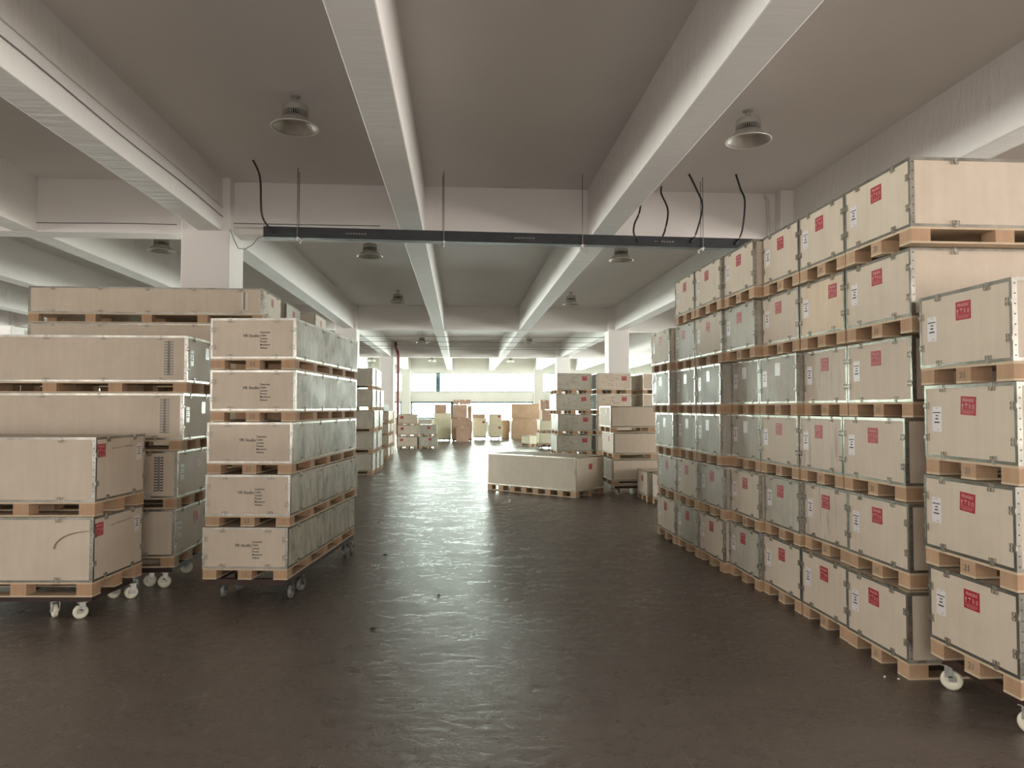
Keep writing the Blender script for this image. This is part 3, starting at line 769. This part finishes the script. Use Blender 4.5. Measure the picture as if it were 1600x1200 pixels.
for i, x in enumerate((-2.12, -.22, 1.63, 3.28)):
    r_ = thing('tray_hanger', 'pair of thin steel rods holding the black tray, %s' % ['leftmost', 'second from left', 'third from left', 'rightmost'][i], 'tray hanger', (x, TY+.065, SL), 0, 'rods holding the black tray')
    zz = TZ-.0087*x-SL
    for dy, dx in ((-.09, 0), (.09, -.02 if i < 2 else .03)):
        ob('rod', MB().tube([(dx, dy, 0), (dx, dy, zz-.12)], .0055, 8).mesh('rod', M['rod']), r_)
    ob('bracket', MB().box(-.012, .02, -.10, .10, zz-.075-.012, zz-.072).box(-.01, .01, -.097, -.083, zz-.115, zz-.087).box(-.01, .01, .083, .097, zz-.115, zz-.087).mesh('bracket', M['conduit']), r_, label='pale metal bracket')
def cable(label, pts, r=.013):
    # smooth the polyline by Catmull-Rom
    P = [Vector(p) for p in pts]; out = []
    for i in range(len(P)-1):
        p0 = P[max(i-1, 0)]; p1 = P[i]; p2 = P[i+1]; p3 = P[min(i+2, len(P)-1)]
        for k in range(6):
            t = k/6; out.append(.5*((2*p1)+(-p0+p2)*t+(2*p0-5*p1+4*p2-p3)*t*t+(-p0+3*p1-3*p2+p3)*t**3))
    out.append(P[-1])
    return tag(ob('power_cable', MB().tube(out, r, 8).mesh('power_cable', M['cable'], True)), label, 'cable', 'black cables hanging into the tray')
def scrap(label, x, y, r, m):
    rnd = random.Random(int(x*100)+5); b = MB(); n = 6; q = [(r*(.5+.7*rnd.random())*math.cos(2*PI*k/n), r*(.3+.5*rnd.random())*math.sin(2*PI*k/n)) for k in range(n)]
    b.v = [(px, py, .0005) for px, py in q]+[(px*.8, py*.8, .006+.004*rnd.random()) for px, py in q]
    b.f = [tuple(range(n))[::-1], tuple(range(n, 2*n))]+[(k, (k+1) % n, n+(k+1) % n, n+k) for k in range(n)]; b.m = [0]*len(b.f)
    o = ob('floor_scrap', b.mesh('floor_scrap', M[m])); o.location = (x, y, 0); tag(o, label, 'scrap', 'scraps on the floor')
scrap('small black scrap on the floor near the wheeled end of the printed tower', -.81, 8.0, .035, 'black')
scrap('small black scrap on the open floor left of the bright streak', -.62, 5.35, .022, 'black')
scrap('tiny black scrap in the bright scuffed middle of the floor', -.18, 6.25, .020, 'black')
scrap('tiny white chip on the floor by the nearest right-hand pallet, left one', 2.52, 4.18, .008, 'paper')
scrap('tiny white chip on the floor by the nearest right-hand pallet, right one', 2.58, 4.14, .009, 'paper')
cable('black cable drooping from the ceiling, leftmost, running into the tray end', [(-2.62, 9.26, 4.73), (-2.55, 9.33, 4.53), (-2.55, 9.41, 4.12), (-2.51, 9.48, 3.98), (-2.41, 9.525, 3.88)])
cable('short black cable drooping right beside the right ceiling beam', [(2.52, 9.8, 4.73), (2.47, 9.75, 4.33), (2.38, 9.69, 4.12), (2.35, 9.62, 3.97), (2.38, 9.525, 3.83)])
cable('black cable looping down just right of the right ceiling beam', [(2.84, 9.98, 4.73), (2.81, 9.88, 4.6), (2.87, 9.77, 4.33), (2.79, 9.67, 4.01), (2.67, 9.525, 3.83)])
cable('long curved black cable beside the rightmost rod pair', [(3.05, 9.4, 4.73), (3.16, 9.44, 4.55), (3.26, 9.48, 4.32), (3.19, 9.52, 3.98), (3.11, 9.525, 3.83)])
cable('wavy black cable, rightmost of those running into the tray', [(3.68, 9.36, 4.73), (3.76, 9.41, 4.55), (3.84, 9.46, 4.39), (3.82, 9.51, 4.01), (3.73, 9.525, 3.81)])

# ------------------------------------------------------------------ thin wires and conduits
def wire(label, pts, r=.006, m='wire', name='wire', g='thin wires along beams'):
    return tag(ob(name, MB().tube(pts, r, 6).mesh(name, M[m])), label, 'wire', g)
wire('thin wire along the side of the left ceiling beam', [(-3.22, y, 4.20-.01*math.sin(y*2)) for y in [1.5+.5*k for k in range(18)]])
wire('second thin wire high on the side of the left ceiling beam', [(-3.22, y, 4.33+.005*math.sin(y*1.7)) for y in [1.5+.5*k for k in range(18)]], m='conduit')
wire('thin wire along the cross beam left of the big column', [(-3.9-.5*k, 10.19, 4.12+.006*math.sin(k*1.3)) for k in range(24)])
wire('pale conduit along the cross beam between column and tray', [(-3.13, 10.18, 4.09), (-.84, 10.18, 4.09)], .012, 'conduit')
wire('thin wire above the conduit right of the big column', [(-3.13+.4*k, 10.185, 4.15) for k in range(6)])
for k, y in enumerate((24.2, 26.2, 28.1, 29.4)):
    wire('thin dark wire strung across the third bay, %s' % ('nearest', 'second', 'third', 'farthest')[k], [(-3.9+.75*i, y, 3.975-.01*math.sin(i/12*PI)) for i in range(13)], .010, g='wires strung across the third bay')
wire('looping wire hanging from the column to the tray end', [(-3.12, 9.98, 4.02), (-3.05, 9.97, 3.85), (-2.98, 9.9, 3.74), (-2.85, 9.75, 3.70), (-2.72, 9.65, 3.74), (-2.64, 9.6, 3.82), (-2.55, 9.58, 3.84)])
wire('white conduit standing against the cross beam at right', [(4.42, 10.17, 4.70), (4.47, 10.17, 4.62), (4.48, 10.17, 4.02)], .018, 'conduit', name='conduit')
